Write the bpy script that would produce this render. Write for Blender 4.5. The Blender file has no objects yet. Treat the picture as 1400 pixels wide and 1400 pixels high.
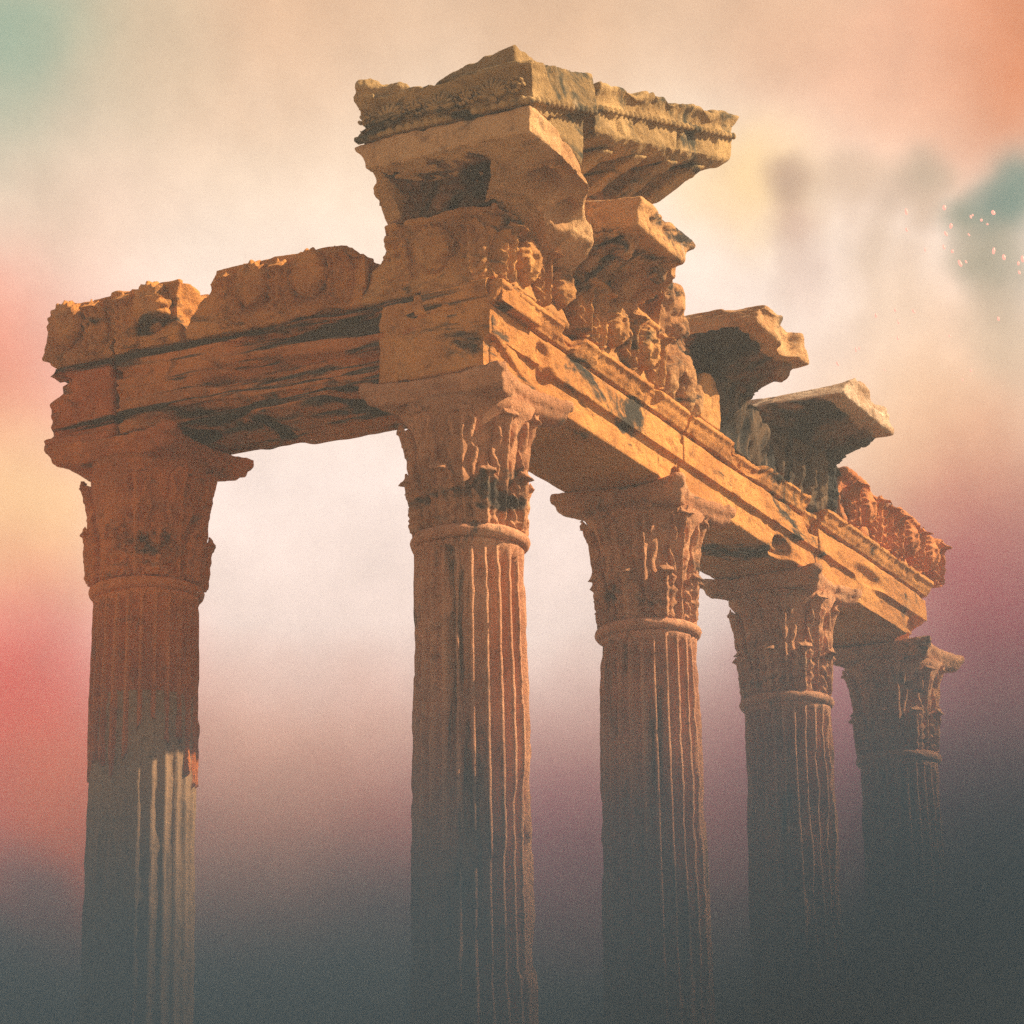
import bpy, bmesh, math, random
import numpy as np
from mathutils import Matrix, Vector

random.seed(7)
SC = bpy.context.scene
COL = SC.collection
PI = math.pi

# ------------------------------------------------------------------ numpy noise
def _hash(i, j, k, seed):
    n = (i * 374761393 + j * 668265263 + k * 2147483647 + seed * 974634777) & 0xFFFFFFFF
    n = ((n ^ (n >> 13)) * 1274126177) & 0xFFFFFFFF
    n = ((n ^ (n >> 16)) * 2246822519) & 0xFFFFFFFF
    return ((n ^ (n >> 15)) & 0xFFFFFF) / float(0xFFFFFF) * 2 - 1

def vnoise(p, seed=0):
    p = np.asarray(p, float)
    f = np.floor(p).astype(np.int64); t = p - f
    t = t * t * t * (t * (t * 6 - 15) + 10)
    i, j, k = f[:, 0], f[:, 1], f[:, 2]
    r = 0
    for a in (0, 1):
        for b in (0, 1):
            for c in (0, 1):
                w = (t[:, 0] if a else 1 - t[:, 0]) * (t[:, 1] if b else 1 - t[:, 1]) * (t[:, 2] if c else 1 - t[:, 2])
                r = r + w * _hash(i + a, j + b, k + c, seed)
    return r

def fbm(p, seed=0, octv=4, gain=.5):
    a, s, r = 1., 1., 0.
    p = np.asarray(p, float)
    for o in range(octv):
        r = r + a * vnoise(p * s + 17.3 * o, seed + o * 31); a *= gain; s *= 2.03
    return r

def sstep(a, b, x):
    t = np.clip((x - a) / (b - a), 0, 1); return t * t * (3 - 2 * t)

# ------------------------------------------------------------------ object helpers
def link(name, me, mat=None, parent=None, smooth=True):
    o = bpy.data.objects.new(name, me)
    COL.objects.link(o)
    if mat is not None:
        me.materials.clear(); me.materials.append(mat)
    if smooth:
        me.polygons.foreach_set('use_smooth', [True] * len(me.polygons))
    if parent is not None:
        o.parent = parent
        # vertices are written in world coordinates: bring them to the root's frame
        root = parent
        off = Vector((0, 0, 0))
        while root is not None:
            off += root.location; root = root.parent
        me.transform(Matrix.Translation(-off))
    return o

def thing(name, label, cat, loc, group=None):
    o = bpy.data.objects.new(name, None); COL.objects.link(o)
    o.location = loc; o.empty_display_size = .2
    o['label'] = label; o['category'] = cat; o['kind'] = 'thing'
    if group: o['group'] = group
    return o

def mesh_of(V, F):
    me = bpy.data.meshes.new('m')
    me.from_pydata([tuple(map(float, v)) for v in V], [], [tuple(map(int, f)) for f in F])
    me.update(); return me

class Geo:
    """collects closed shells"""
    def __init__(s): s.V = []; s.F = []
    def add(s, V, F):
        n = len(s.V); s.V += [tuple(v) for v in V]; s.F += [tuple(i + n for i in f) for f in F]; return s
    def loft(s, rings):
        n = len(rings[0]); V = [p for r in rings for p in r]; F = []
        for k in range(len(rings) - 1):
            for i in range(n):
                j = (i + 1) % n
                F.append((k * n + i, k * n + j, (k + 1) * n + j, (k + 1) * n + i))
        F.append(tuple(reversed(range(n)))); F.append(tuple((len(rings) - 1) * n + i for i in range(n)))
        return s.add(V, F)
    def box(s, a, b):
        x0, y0, z0 = a; x1, y1, z1 = b
        return s.loft([[(x0, y0, z), (x1, y0, z), (x1, y1, z), (x0, y1, z)] for z in (z0, z1)])
    def extrude_x(s, prof, f0, f1, n=1):      # prof: (y,z) ; f0,f1: x at each end as a function of (y,z)
        rings = []
        for k in range(n + 1):
            t = k / n
            rings.append([(f0(y, z) * (1 - t) + f1(y, z) * t, y, z) for y, z in prof])
        return s.loft(rings)
    def extrude_y(s, prof, f0, f1, n=1):      # prof: (x,z)
        rings = []
        for k in range(n + 1):
            t = k / n
            rings.append([(x, f0(x, z) * (1 - t) + f1(x, z) * t, z) for x, z in prof])
        return s.loft(rings)
    def ball(s, c, r, n=10, rot=None):
        V = []; F = []
        m = n * 2
        for i in range(n + 1):
            th = PI * i / n
            for j in range(m):
                ph = 2 * PI * j / m
                v = Vector((r[0] * math.sin(th) * math.cos(ph), r[1] * math.sin(th) * math.sin(ph), r[2] * math.cos(th)))
                if rot is not None: v = rot @ v
                V.append((c[0] + v.x, c[1] + v.y, c[2] + v.z))
        for i in range(n):
            for j in range(m):
                F.append((i * m + j, (i + 1) * m + j, (i + 1) * m + (j + 1) % m, i * m + (j + 1) % m))
        return s.add(V, F)
    def mesh(s):
        bm = bmesh.new()
        vs = [bm.verts.new(v) for v in s.V]
        for f in s.F:
            try: bm.faces.new([vs[i] for i in f])
            except ValueError: pass
        bmesh.ops.remove_doubles(bm, verts=bm.verts, dist=1e-5)
        bmesh.ops.recalc_face_normals(bm, faces=bm.faces)
        bmesh.ops.triangulate(bm, faces=[f for f in bm.faces if len(f.verts) > 4])
        me = bpy.data.meshes.new('m'); bm.to_mesh(me); bm.free(); return me

def remesh(geo, voxel):
    me = geo.mesh()
    o = bpy.data.objects.new('tmp', me); COL.objects.link(o)
    m = o.modifiers.new('r', 'REMESH'); m.mode = 'VOXEL'; m.voxel_size = voxel
    dg = bpy.context.evaluated_depsgraph_get(); dg.update()
    out = bpy.data.meshes.new_from_object(o.evaluated_get(dg))
    bpy.data.objects.remove(o); bpy.data.meshes.remove(me)
    return out

def get_co(me):
    a = np.empty(len(me.vertices) * 3); me.vertices.foreach_get('co', a); return a.reshape(-1, 3)
def set_co(me, co):
    me.vertices.foreach_set('co', co.ravel()); me.update()
def get_no(me):
    a = np.empty(len(me.vertices) * 3); me.vertices.foreach_get('normal', a); return a.reshape(-1, 3)

def weather(me, seed=0, rounds=14, wear=.6, amp=.02, fine=.006, stretch=(1, 1, 1), freq=2.2, pits=.02, dents=(), gouge=0., layers=0.):
    """uneven edge wear (masked smoothing), erosion, pits and broken dents on a dense mesh"""
    co = get_co(me)
    n = len(co)
    e = np.empty(len(me.edges) * 2, int); me.edges.foreach_get('vertices', e); e = e.reshape(-1, 2)
    deg = np.bincount(e.ravel(), minlength=n).astype(float)[:, None]
    st = np.array(stretch, float)
    mask = sstep(-.25, .55, fbm(co * 1.7, seed, 3)) * wear + .12
    mask = mask[:, None]
    for _ in range(rounds):
        s = np.zeros_like(co)
        for ax in range(3):
            s[:, ax] = np.bincount(e[:, 0], co[e[:, 1], ax], n) + np.bincount(e[:, 1], co[e[:, 0], ax], n)
        co += mask * (s / deg - co)
    set_co(me, co); no = get_no(me)
    for c, rad, vec in dents:
        d = (co - np.array(c)) / np.array(rad)
        w = sstep(1.0, .55, np.sqrt((d * d).sum(1)))[:, None]
        co = co + w * np.array(vec)
    d = amp * fbm(co * freq * st, seed + 5, 3)
    d += fine * fbm(co * 14 * st, seed + 9, 3)
    if layers:
        lp = co * np.array([.6, .6, 7.5]) + .35 * fbm(co * 1.3, seed + 3, 2)[:, None]
        l = vnoise(lp, seed + 40)
        d += -layers * sstep(.12, .5, l) * (.5 + .5 * sstep(-.4, .4, vnoise(co * 1.1, seed + 44)))
        d += -.5 * layers * sstep(.2, .5, vnoise(lp * np.array([1.5, 1.5, 2.6]), seed + 41))
    p = fbm(co * 6.5 * st, seed + 21, 2)
    d -= pits * sstep(.42, .8, p)
    if gouge:
        d -= gouge * sstep(.25, .75, fbm(co * 1.3 * st, seed + 33, 3))
    co = co + no * d[:, None]
    set_co(me, co)
    return me

# ------------------------------------------------------------------ materials
def N(nt, typ, **kw):
    n = nt.nodes.new(typ)
    for k, v in kw.items():
        if k == 'inp':
            for a, b in v.items(): n.inputs[a].default_value = b
        else: setattr(n, k, v)
    return n

def stone(name, fresh, brown, patina, pat_lo=.56, pat_hi=.66, streak=0., bump=.5, scale=1., lime=.15, limecol=(.62, .47, .30), strata=0., pst=(1.0, 1.0, 2.2)):
    m = bpy.data.materials.new(name); m.use_nodes = True
    nt = m.node_tree; nt.nodes.clear(); L = nt.links.new
    out = N(nt, 'ShaderNodeOutputMaterial'); b = N(nt, 'ShaderNodeBsdfPrincipled')
    b.inputs['Roughness'].default_value = .92
    b.inputs['Specular IOR Level'].default_value = .15
    geo = N(nt, 'ShaderNodeNewGeometry')
    def noise(sc, det=6, rough=.6, vec=None, dist=0.):
        n = N(nt, 'ShaderNodeTexNoise', inp={'Scale': sc * scale, 'Detail': det, 'Roughness': rough, 'Distortion': dist})
        L(vec if vec is not None else geo.outputs['Position'], n.inputs['Vector']); return n.outputs['Fac']
    def ramp(fac, lo, hi):
        r = N(nt, 'ShaderNodeMapRange', inp={'From Min': lo, 'From Max': hi}); r.interpolation_type = 'SMOOTHSTEP'
        L(fac, r.inputs['Value']); return r.outputs['Result']
    def mix(fac, a, c):
        n = N(nt, 'ShaderNodeMix', data_type='RGBA')
        if isinstance(fac, float): n.inputs[0].default_value = fac
        else: L(fac, n.inputs[0])
        for s, v in ((6, a), (7, c)):
            if isinstance(v, tuple): n.inputs[s].default_value = (*v, 1)
            else: L(v, n.inputs[s])
        return n.outputs[2]
    def mapv(s):
        n = N(nt, 'ShaderNodeVectorMath', operation='MULTIPLY'); n.inputs[1].default_value = s
        L(geo.outputs['Position'], n.inputs[0]); return n.outputs[0]
    c = mix(ramp(noise(1.1, 5, .65, dist=.4), .38, .62), brown, fresh)
    dark = tuple(x * .62 for x in brown)
    c = mix(ramp(noise(7, 8, .7), .5, .72), c, dark)
    lite = tuple(min(1, x * 1.25) for x in fresh)
    c = mix(ramp(noise(19, 6, .7), .55, .75), c, lite)
    # patina: black-grey crust in irregular patches, drawn out along the weather
    pv = mapv(pst) if not streak else mapv((4.5, 4.5, .55))
    c = mix(ramp(noise(.9, 9, .68, pv, .6), pat_lo, pat_hi), c, patina)
    if strata:      # thin dark lines along the bedding, painting cracks and band shading
        c = mix(ramp(noise(1.6, 7, .6, mapv((.7, .22, 6.5)), .15), .53, .57 + .02 / strata), c, patina)
    if lime:
        f = ramp(noise(2.7, 7, .72, mapv((1, 1, .8)), .8), .60, .70)
        mm = N(nt, 'ShaderNodeMath', operation='MULTIPLY'); mm.inputs[1].default_value = min(1, lime * 4); L(f, mm.inputs[0])
        c = mix(mm.outputs[0], c, limecol)
    # crystalline speckle
    c = mix(ramp(noise(70, 3, .8), .60, .74), c, dark)
    L(c, b.inputs['Base Color'])
    # relief
    h1 = noise(9, 8, .7); h2 = noise(42, 6, .75)
    v = N(nt, 'ShaderNodeTexVoronoi', inp={'Scale': 16 * scale}); L(geo.outputs['Position'], v.inputs['Vector'])
    pit = ramp(v.outputs['Distance'], .05, .32)
    add = N(nt, 'ShaderNodeMath', operation='MULTIPLY_ADD'); add.inputs[1].default_value = .6
    L(h2, add.inputs[0]); L(h1, add.inputs[2])
    add2 = N(nt, 'ShaderNodeMath', operation='MULTIPLY_ADD'); add2.inputs[1].default_value = .10
    L(pit, add2.inputs[0]); L(add.outputs[0], add2.inputs[2])
    bp = N(nt, 'ShaderNodeBump', inp={'Strength': min(1, bump * 1.6), 'Distance': .06}); L(add2.outputs[0], bp.inputs['Height'])
    L(bp.outputs['Normal'], b.inputs['Normal'])
    L(b.outputs[0], out.inputs['Surface'])
    return m

PAT = (.050, .047, .040)
M_ARCH  = stone('architrave_stone', (.80, .37, .11), (.56, .235, .07), PAT, .57, .66, lime=.06)
M_LEFT  = stone('left_beam_stone', (.74, .27, .075), (.48, .165, .052), (.066, .052, .042), .52, .62, lime=.02, strata=1., pst=(1, .45, 3.6))
M_RED   = stone('red_stained_stone', (.78, .23, .060), (.55, .15, .045), (.066, .046, .037), .54, .64, lime=.0, strata=.6)
M_FRZ   = stone('frieze_stone', (.74, .37, .12), (.48, .22, .075), PAT, .53, .64, lime=.08)
M_FRL  = stone('left_frieze_stone', (.76, .33, .09), (.50, .195, .058), (.075, .056, .043), .55, .65, lime=.05)
M_FRR  = stone('far_frieze_stone', (.76, .29, .10), (.52, .185, .07), (.10, .06, .05), .56, .66, lime=.08)
M_RET  = stone('corner_beam_stone', (.80, .37, .11), (.56, .235, .07), (.11, .075, .05), .53, .62, lime=.05, strata=.5, pst=(1, .6, 3))  # dark strata lines put the shading between the bands into the colour
M_RCAP = stone('red_capital_stone', (.80, .25, .065), (.56, .165, .05), (.10, .06, .045), .60, .70, lime=0.)
M_TOP   = stone('haze_tinted_cornice_stone', (.56, .37, .165), (.34, .215, .09), (.062, .060, .042), .52, .62, lime=.12)  # olive tint of the haze put into the upper stone colour
M_GEI   = stone('cornice_block_stone', (.70, .38, .16), (.46, .22, .095), (.05, .042, .037), .53, .62, lime=.22, limecol=(.72, .56, .40))
M_DKC = stone('crusted_shaded_cornice_stone', (.40, .20, .10), (.20, .10, .055), (.035, .033, .033), .44, .56, lime=.04)  # black crust, with the shade under the cornice also put into the colour
M_LIT = stone('lit_orange_cornice_stone', (.74, .45, .22), (.54, .29, .13), PAT, .60, .70, lime=.2, limecol=(.78, .62, .46))  # orange stone made lighter, sunlight on these blocks put into the colour
M_SUNPALE = stone('sunlit_pale_cornice_stone', (.80, .62, .46), (.50, .31, .19), PAT, .64, .74, lime=.3, limecol=(.85, .72, .60))  # sunlight on the upper face put into this pale colour
M_SHAFT = stone('shaft_stone', (.86, .43, .24), (.62, .28, .155), (.11, .082, .068), .54, .67, streak=1, lime=.10)
M_SHRED = stone('red_shaft_stone', (.86, .26, .065), (.62, .17, .05), (.075, .055, .045), .56, .68, streak=1, lime=0.)
M_CONC  = stone('restoration_shaft', (.46, .28, .16), (.36, .215, .12), (.19, .125, .085), .54, .68, streak=1, lime=.0, bump=.25)
M_CAP   = stone('capital_stone', (.74, .37, .19), (.52, .24, .12), (.075, .060, .050), .55, .66, lime=.10)

# ------------------------------------------------------------------ ornament shapes
def leaf_geo(h, w, curl, th=.035, seed=0, lobes=5, base=.75):
    """acanthus leaf in local (s across, t up, o out); returns V (n,3), F"""
    nu, nv = 15, 22
    top = np.zeros((nv, nu, 3)); bot = np.zeros((nv, nu, 3))
    for a in range(nv):
        v = a / (nv - 1)
        wid = w * (base + (1 - base) * math.sin(PI * min(1, v * 1.25) ** .8)) * (1 - .38 * max(0, (v - .62) / .38) ** 1.5)
        lob = abs(math.sin(PI * lobes * v * .98 + .25))
        wid *= .76 + .24 * lob ** .7
        # the blade climbs the bell, then the tip rolls over and hangs
        k = max(0., (v - .72) / .28); rho = .55 * curl + .02
        phi = k * 2.45
        t = h * min(v, .72) / .72 * .93 + rho * math.sin(phi)
        o = .012 + .03 * min(v, .72) + rho * (1 - math.cos(phi))
        ca_, sa_ = math.cos(phi), math.sin(phi)
        for b in range(nu):
            u = b / (nu - 1) * 2 - 1
            edge = 1 - abs(u)
            rib = .026 * math.exp(-(u / .16) ** 2) - .030 * math.exp(-((abs(u) - .34) / .16) ** 2)
            vein = .022 * math.sin(2 * PI * (lobes * v - abs(u) * 1.1)) * min(1, abs(u) * 2.5)
            oo = o + rib + vein + .028 * (edge ** .5)
            q = oo - o + th * .4
            top[a, b] = (wid * u, t - sa_ * 0 + sa_ * q, o + ca_ * q)
            q = -th * .9 - (.015 if k <= 0 else 0)
            bot[a, b] = (wid * u * .97, t + sa_ * q, o + ca_ * q)
    V = np.concatenate([top.reshape(-1, 3), bot.reshape(-1, 3)]); n = nu * nv
    V[:, 2] += .008 * fbm(V * 16 + seed * 7.7, seed, 3)
    V[:, 0] += .006 * fbm(V * 13 + seed * 3.1 + 50, seed + 1, 2)
    F = []
    for a in range(nv - 1):
        for b in range(nu - 1):
            i = a * nu + b
            F.append((i, i + 1, i + nu + 1, i + nu)); F.append((n + i, n + i + nu, n + i + nu + 1, n + i + 1))
    for a in range(nv - 1):
        i = a * nu; F.append((i, i + nu, n + i + nu, n + i))
        i = a * nu + nu - 1; F.append((i, n + i, n + i + nu, i + nu))
    for b in range(nu - 1):
        F.append((b, n + b, n + b + 1, b + 1)); i = (nv - 1) * nu + b; F.append((i, i + 1, n + i + 1, n + i))
    return V, F

def worn(V, F, voxel=.0135, rounds=3, seed=0):
    g = Geo(); g.add(V, F)
    me = remesh(g, voxel)
    return weather(me, seed, rounds, .8, .006, .004, pits=.008)

def head_geo(w, h, d, seed=0):
    """worn carved face with hair in local (s,t,o)"""
    nu, nv = 30, 34
    V = []; F = []
    for a in range(nv + 1):
        th = PI * a / nv
        for b in range(nu):
            ph = 2 * PI * b / nu
            V.append((math.sin(th) * math.cos(ph), math.cos(th), math.sin(th) * math.sin(ph)))
    P = np.array(V)
    s, t, o = P[:, 0], P[:, 1], P[:, 2]
    jaw = 1 - .22 * sstep(0, -.9, t)
    front = sstep(0.1, .7, o)
    g = lambda a, b, ra, rb: np.exp(-((s - a) / ra) ** 2 - ((t - b) / rb) ** 2)
    f = .20 * g(0, -.06, .12, .30) + .10 * g(0, .26, .55, .09) - .17 * g(.33, .12, .17, .13) - .17 * g(-.33, .12, .17, .13)
    f += .07 * g(.33, .10, .10, .07) + .07 * g(-.33, .10, .10, .07)
    f += .06 * g(0, -.44, .22, .05) - .06 * g(0, -.50, .22, .03) + .06 * g(0, -.58, .20, .05) + .08 * g(0, -.80, .25, .12)
    rr = np.sqrt((s / .82) ** 2 + (t / .95) ** 2)
    hair = sstep(.70, .86, rr) * sstep(-.75, -.3, t)
    f = f * front * (1 - hair)
    ang = np.arctan2(t, s)
    f += hair * (.10 + .06 * np.sin(ang * 16 + 3 * o))
    P2 = P * (1 + 1.5 * f)[:, None]
    P2[:, 0] *= jaw * w; P2[:, 1] *= h; P2[:, 2] *= d
    P2 += .010 * np.stack([fbm(P2 * 14 + seed * 9.1 + k * 40, seed + k, 3) for k in range(3)], 1)
    for a in range(nv):
        for b in range(nu):
            F.append((a * nu + b, (a + 1) * nu + b, (a + 1) * nu + (b + 1) % nu, a * nu + (b + 1) % nu))
    return P2, F

def place(VF, origin, S, T, O, vox=.015, rounds=2):
    V, F = VF
    S, T, O = (np.array(v, float) for v in (S, T, O))
    W = np.array(origin) + V[:, :1] * S + V[:, 1:2] * T + V[:, 2:3] * O
    return worn(W, F, vox, rounds, int(abs(origin[0] * 37 + origin[1] * 91)))

# ------------------------------------------------------------------ columns
ZR = 7.55            # neck ring
def lathe(cx, cy, prof, n=96, seed=0, amp=.006):
    V = []; F = []
    m = len(prof)
    for i in range(n):
        a = 2 * PI * i / n
        for r, z in prof: V.append((cx + r * math.cos(a), cy + r * math.sin(a), z))
    for i in range(n):
        for k in range(m - 1):
            j = (i + 1) % n
            F.append((i * m + k, j * m + k, j * m + k + 1, i * m + k + 1))
    F.append(tuple(reversed([i * m for i in range(n)]))); F.append(tuple(i * m + m - 1 for i in range(n)))
    V = np.array(V)
    rad = V[:, :2] - np.array([cx, cy]); rn = np.maximum(np.hypot(rad[:, 0], rad[:, 1]), 1e-4)[:, None]
    d = amp * fbm(V * 7, seed, 4) - amp * 2 * sstep(.35, .8, fbm(V * 3.1, seed + 3, 3))
    V[:, :2] += rad / rn * d[:, None]
    return mesh_of(V, F)

def shaft_mesh(cx, cy, z0, z1, seed, depth=.074, wear=1., r_off=0., jag=None, fade_top=True, chips=1.):
    n_f, sub = 24, 10
    n = n_f * sub
    rows = max(8, int((z1 - z0) / .04))
    th = np.arange(n) / n * 2 * PI
    s = (np.arange(n) % sub) / sub            # 0..1 inside one flute
    u = np.abs(s - .5) * 2                    # 0 flute centre .. 1 fillet centre
    fl = np.sqrt(np.clip(1 - (u / .80) ** 2, 0, 1))
    Z = np.linspace(z0, z1, rows)
    V = np.zeros((rows, n, 3))
    for k, z in enumerate(Z):
        t = z / 7.5
        R = .535 - .078 * t ** 1.6 + r_off
        zz = np.full(n, z)
        if jag is not None and k <= 12:
            q = k / 12.
            zz = (z0 + jag(th)) * (1 - q) + q * Z[12]
        f = fl.copy()
        if fade_top:
            d = (z1 - .06 - zz) / .16
            lim = np.sqrt(np.clip(1 - np.clip(1 - d, 0, 1) ** 2, 0, 1))
            f = np.minimum(f, lim * np.where(u < .8, 1, 0) * (fl > 0)) * np.where(d > 0, 1, 0)
        P = np.stack([cx + R * np.cos(th), cy + R * np.sin(th), zz], 1)
        dep = depth * (1 - .40 * wear * sstep(.0, .6, fbm(P * 1.3, seed + 2, 3)))
        r = R - dep * f
        # chipped arrises
        chip = sstep(.05, .45, fbm(P * np.array([5, 5, 2.4]), seed + 7, 3)) * np.where(u > .72, 1, .25)
        r -= .016 * wear * chip
        # large losses and general roughness
        r -= .038 * chips * sstep(.42, .75, fbm(P * np.array([1.6, 1.6, .9]), seed + 11, 3))
        r += .006 * fbm(P * 9, seed + 17, 3) + .010 * fbm(P * np.array([1.5, 1.5, .8]), seed + 19, 2)
        V[k, :, 0] = cx + r * np.cos(th); V[k, :, 1] = cy + r * np.sin(th); V[k, :, 2] = zz
    V = V.reshape(-1, 3); F = []
    for k in range(rows - 1):
        for i in range(n):
            j = (i + 1) % n
            F.append((k * n + i, k * n + j, (k + 1) * n + j, (k + 1) * n + i))
    F.append(tuple(reversed(range(n)))); F.append(tuple((rows - 1) * n + i for i in range(n)))
    return mesh_of(V, F)

def abacus_mesh(cx, cy, seed, a=.70, broken=()):
    pts = []
    for q in range(4):
        a0 = PI / 4 + q * PI / 2
        c0 = np.array([math.cos(a0), math.sin(a0)]) * a * math.sqrt(2)
        c1 = np.array([math.cos(a0 + PI / 2), math.sin(a0 + PI / 2)]) * a * math.sqrt(2)
        d = (c1 - c0) / np.linalg.norm(c1 - c0)
        A = c0 + d * .07; B = c1 - d * .07
        nrm = np.array([math.cos(a0 + PI / 4), math.sin(a0 + PI / 4)])
        for k in range(9):
            t = k / 8
            pts.append(A + (B - A) * t - nrm * .15 * (1 - (2 * t - 1) ** 2))
    def ring(sc, z): return [(cx + p[0] * sc, cy + p[1] * sc, z) for p in pts]
    g = Geo().loft([ring(.86, 8.665), ring(.93, 8.71), ring(.93, 8.755), ring(.985, 8.775), ring(1.0, 8.80), ring(1.0, 8.862)])
    me = remesh(g, .02)
    dents = []
    for (dx, dy, rad) in broken: dents.append(((cx + dx, cy + dy, 8.76), (rad, rad, .5), (-dx * .34, -dy * .34, 0)))
    return weather(me, seed, 6, .5, .012, .006, pits=.02, dents=dents)

def column(x, y, label, seed, mshaft, mcap, low=None, broken=(), leafwear=0., skip=(), fat=0., volutes=(0,)):
    t = thing('stone_column', label, 'column', (x, y, 0), 'corinthian columns of the ruined temple')
    base = Geo()
    link('base', lathe(x, y, [(.74, .34), (.76, .42), (.74, .50), (.66, .53), (.62, .58), (.66, .63), (.69, .68), (.66, .73), (.57, .75), (.55, .80)], seed=seed), mshaft, t)
    link('plinth', weather(remesh(Geo().box((x - .80, y - .80, .02), (x + .80, y + .80, .34)), .05), seed, 4), mshaft, t)
    if low is None:
        link('shaft', shaft_mesh(x, y, .78, ZR - .05, seed), mshaft, t)
    else:
        def jag(th):
            p = np.stack([np.cos(th) * 1.6, np.sin(th) * 1.6, th * 0 + seed], 1)
            return .30 * fbm(p * 1.4, seed + 3, 3) - .16 * np.sin(th * 2 + 2.6)
        link('shaft', shaft_mesh(x, y, low, ZR - .05, seed, jag=jag, r_off=.004, depth=.074, chips=.35, wear=.7), mshaft, t)
        link('restored_shaft', shaft_mesh(x, y, .78, low + .55, seed + 40, depth=.026, r_off=-.022, fade_top=False, wear=.6, chips=.25), M_CONC, t)
    link('neck_ring', lathe(x, y, [(.44, ZR - .06), (.475, ZR - .055), (.498, ZR - .03), (.508, ZR), (.498, ZR + .03), (.47, ZR + .052), (.42, ZR + .056)], seed=seed + 5, amp=.008), mshaft, t)
    # bell of the capital
    bell = lathe(x, y, [(.40 + fat, ZR + .05), (.395 + fat, 7.75), (.40 + fat, 8.0), (.415 + fat, 8.25), (.45 + fat, 8.45), (.52, 8.60), (.57, 8.68)], n=72, seed=seed + 9, amp=.014)
    cap = link('capital', bell, mcap, t)
    def bell_r(z): return float(np.interp(z, [7.6, 8.0, 8.25, 8.45, 8.6, 8.68], [.405, .42, .435, .47, .53, .58]))
    rnd = random.Random(seed)
    for row, (h, w, cu, off, lift) in enumerate(((.47, .125, .050, 0, 0), (1.06, .130, .036, PI / 8, 0))):
        for k in range(8):
            if (row, k) in skip: continue
            a = off + k * PI / 4
            hh = h * rnd.uniform(.93, 1.04); c2 = cu * rnd.uniform(.55, 1.1) * (1 - leafwear)
            V, F = leaf_geo(hh, w, c2, seed=seed * 31 + row * 8 + k)
            V = V.copy()
            # bend round the bell
            zz = ZR + .05 + V[:, 1]
            rr = np.interp(zz, [7.6, 8.0, 8.25, 8.45, 8.6, 8.68], [.405, .42, .435, .465, .505, .54]) + fat * .7 + V[:, 2] * 1.25 + (.040 if row == 0 else .004) - .03
            an = a + V[:, 0] / .46
            W = np.stack([x + rr * np.cos(an), y + rr * np.sin(an), zz], 1)
            link('leaf', worn(W, F, .012, 2, seed=seed + row * 8 + k), mcap, cap)
    # corner volutes: stalk growing to a scroll under each horn of the abacus
    for q in range(4):
        a = PI / 4 + q * PI / 2
        for sd in (-1, 1):
            if q not in volutes: continue
            path = []
            for k in range(9):
                s_ = k / 8
                ang = a + sd * .30 * (1 - s_) ** 1.2 + sd * .05
                path.append((x + (.47 + .33 * s_ ** 1.9) * math.cos(ang), y + (.47 + .33 * s_ ** 1.9) * math.sin(ang), 8.10 + .54 * s_ ** .8, .075 + .012 * s_))
            ca, sa = math.cos(a), math.sin(a)
            cr, cz = .765, 8.555
            for k in range(14):
                g_ = k / 13 * 2 * PI * 1.25 + PI / 2
                rad = .095 * (1 - .60 * k / 13)
                rr = cr - math.cos(g_ ) * -rad
                ox, oy = -sa * sd * .045, ca * sd * .045
                path.append((x + rr * ca + ox, y + rr * sa + oy, cz + math.sin(g_) * rad, .052))
            V = []; F = []; n = 8
            for i, (px, py, pz, r) in enumerate(path):
                p = Vector((px, py, pz)); qv = Vector(path[min(i + 1, len(path) - 1)][:3]) - Vector(path[max(i - 1, 0)][:3])
                qv.normalize(); e1 = Vector((-sa, ca, 0)); e2 = qv.cross(e1).normalized(); e1 = e2.cross(qv).normalized()
                for j in range(n):
                    b = 2 * PI * j / n; w_ = p + (e1 * math.cos(b) + e2 * math.sin(b)) * r; V.append(w_[:])
            for i in range(len(path) - 1):
                for j in range(n):
                    F.append((i * n + j, i * n + (j + 1) % n, (i + 1) * n + (j + 1) % n, (i + 1) * n + j))
            F.append(tuple(reversed(range(n)))); F.append(tuple((len(path) - 1) * n + j for j in range(n)))
            V = np.array(V); V += .012 * np.stack([fbm(V * 11 + 30 * c, seed + c, 2) for c in range(3)], 1)
            me = worn(V, F, .017, 4, seed + q)
            link('volute', me, mcap, cap)
    link('abacus', abacus_mesh(x, y, seed + 13, broken=broken), mcap, cap)
    return t

YL = 3.21
column(0, 0, 'tall fluted column under the corner where the two rows of beams meet', 11, M_SHAFT, M_CAP, broken=((.62, .62, .3),))
column(3.6, 0, 'fluted column directly right of the corner column, its capital with a broad pointed top slab', 23, M_SHAFT, M_CAP)
column(7.2, 0, 'half shadowed fluted column second from the right end of the row', 37, M_SHAFT, M_CAP)
column(10.8, 0, 'dark farthest fluted column under the right end of the long beam row', 53, M_SHAFT, M_CAP)
column(0, YL, 'rust red column at the left, its fluted top breaking off over a smooth pale shaft', 71, M_SHRED, M_RCAP, low=6.05, broken=(), leafwear=.6, skip=((1, 3), (0, 2), (1, 1), ('v', 1), ('v', 2), ('v', 3)), fat=.055)

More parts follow.
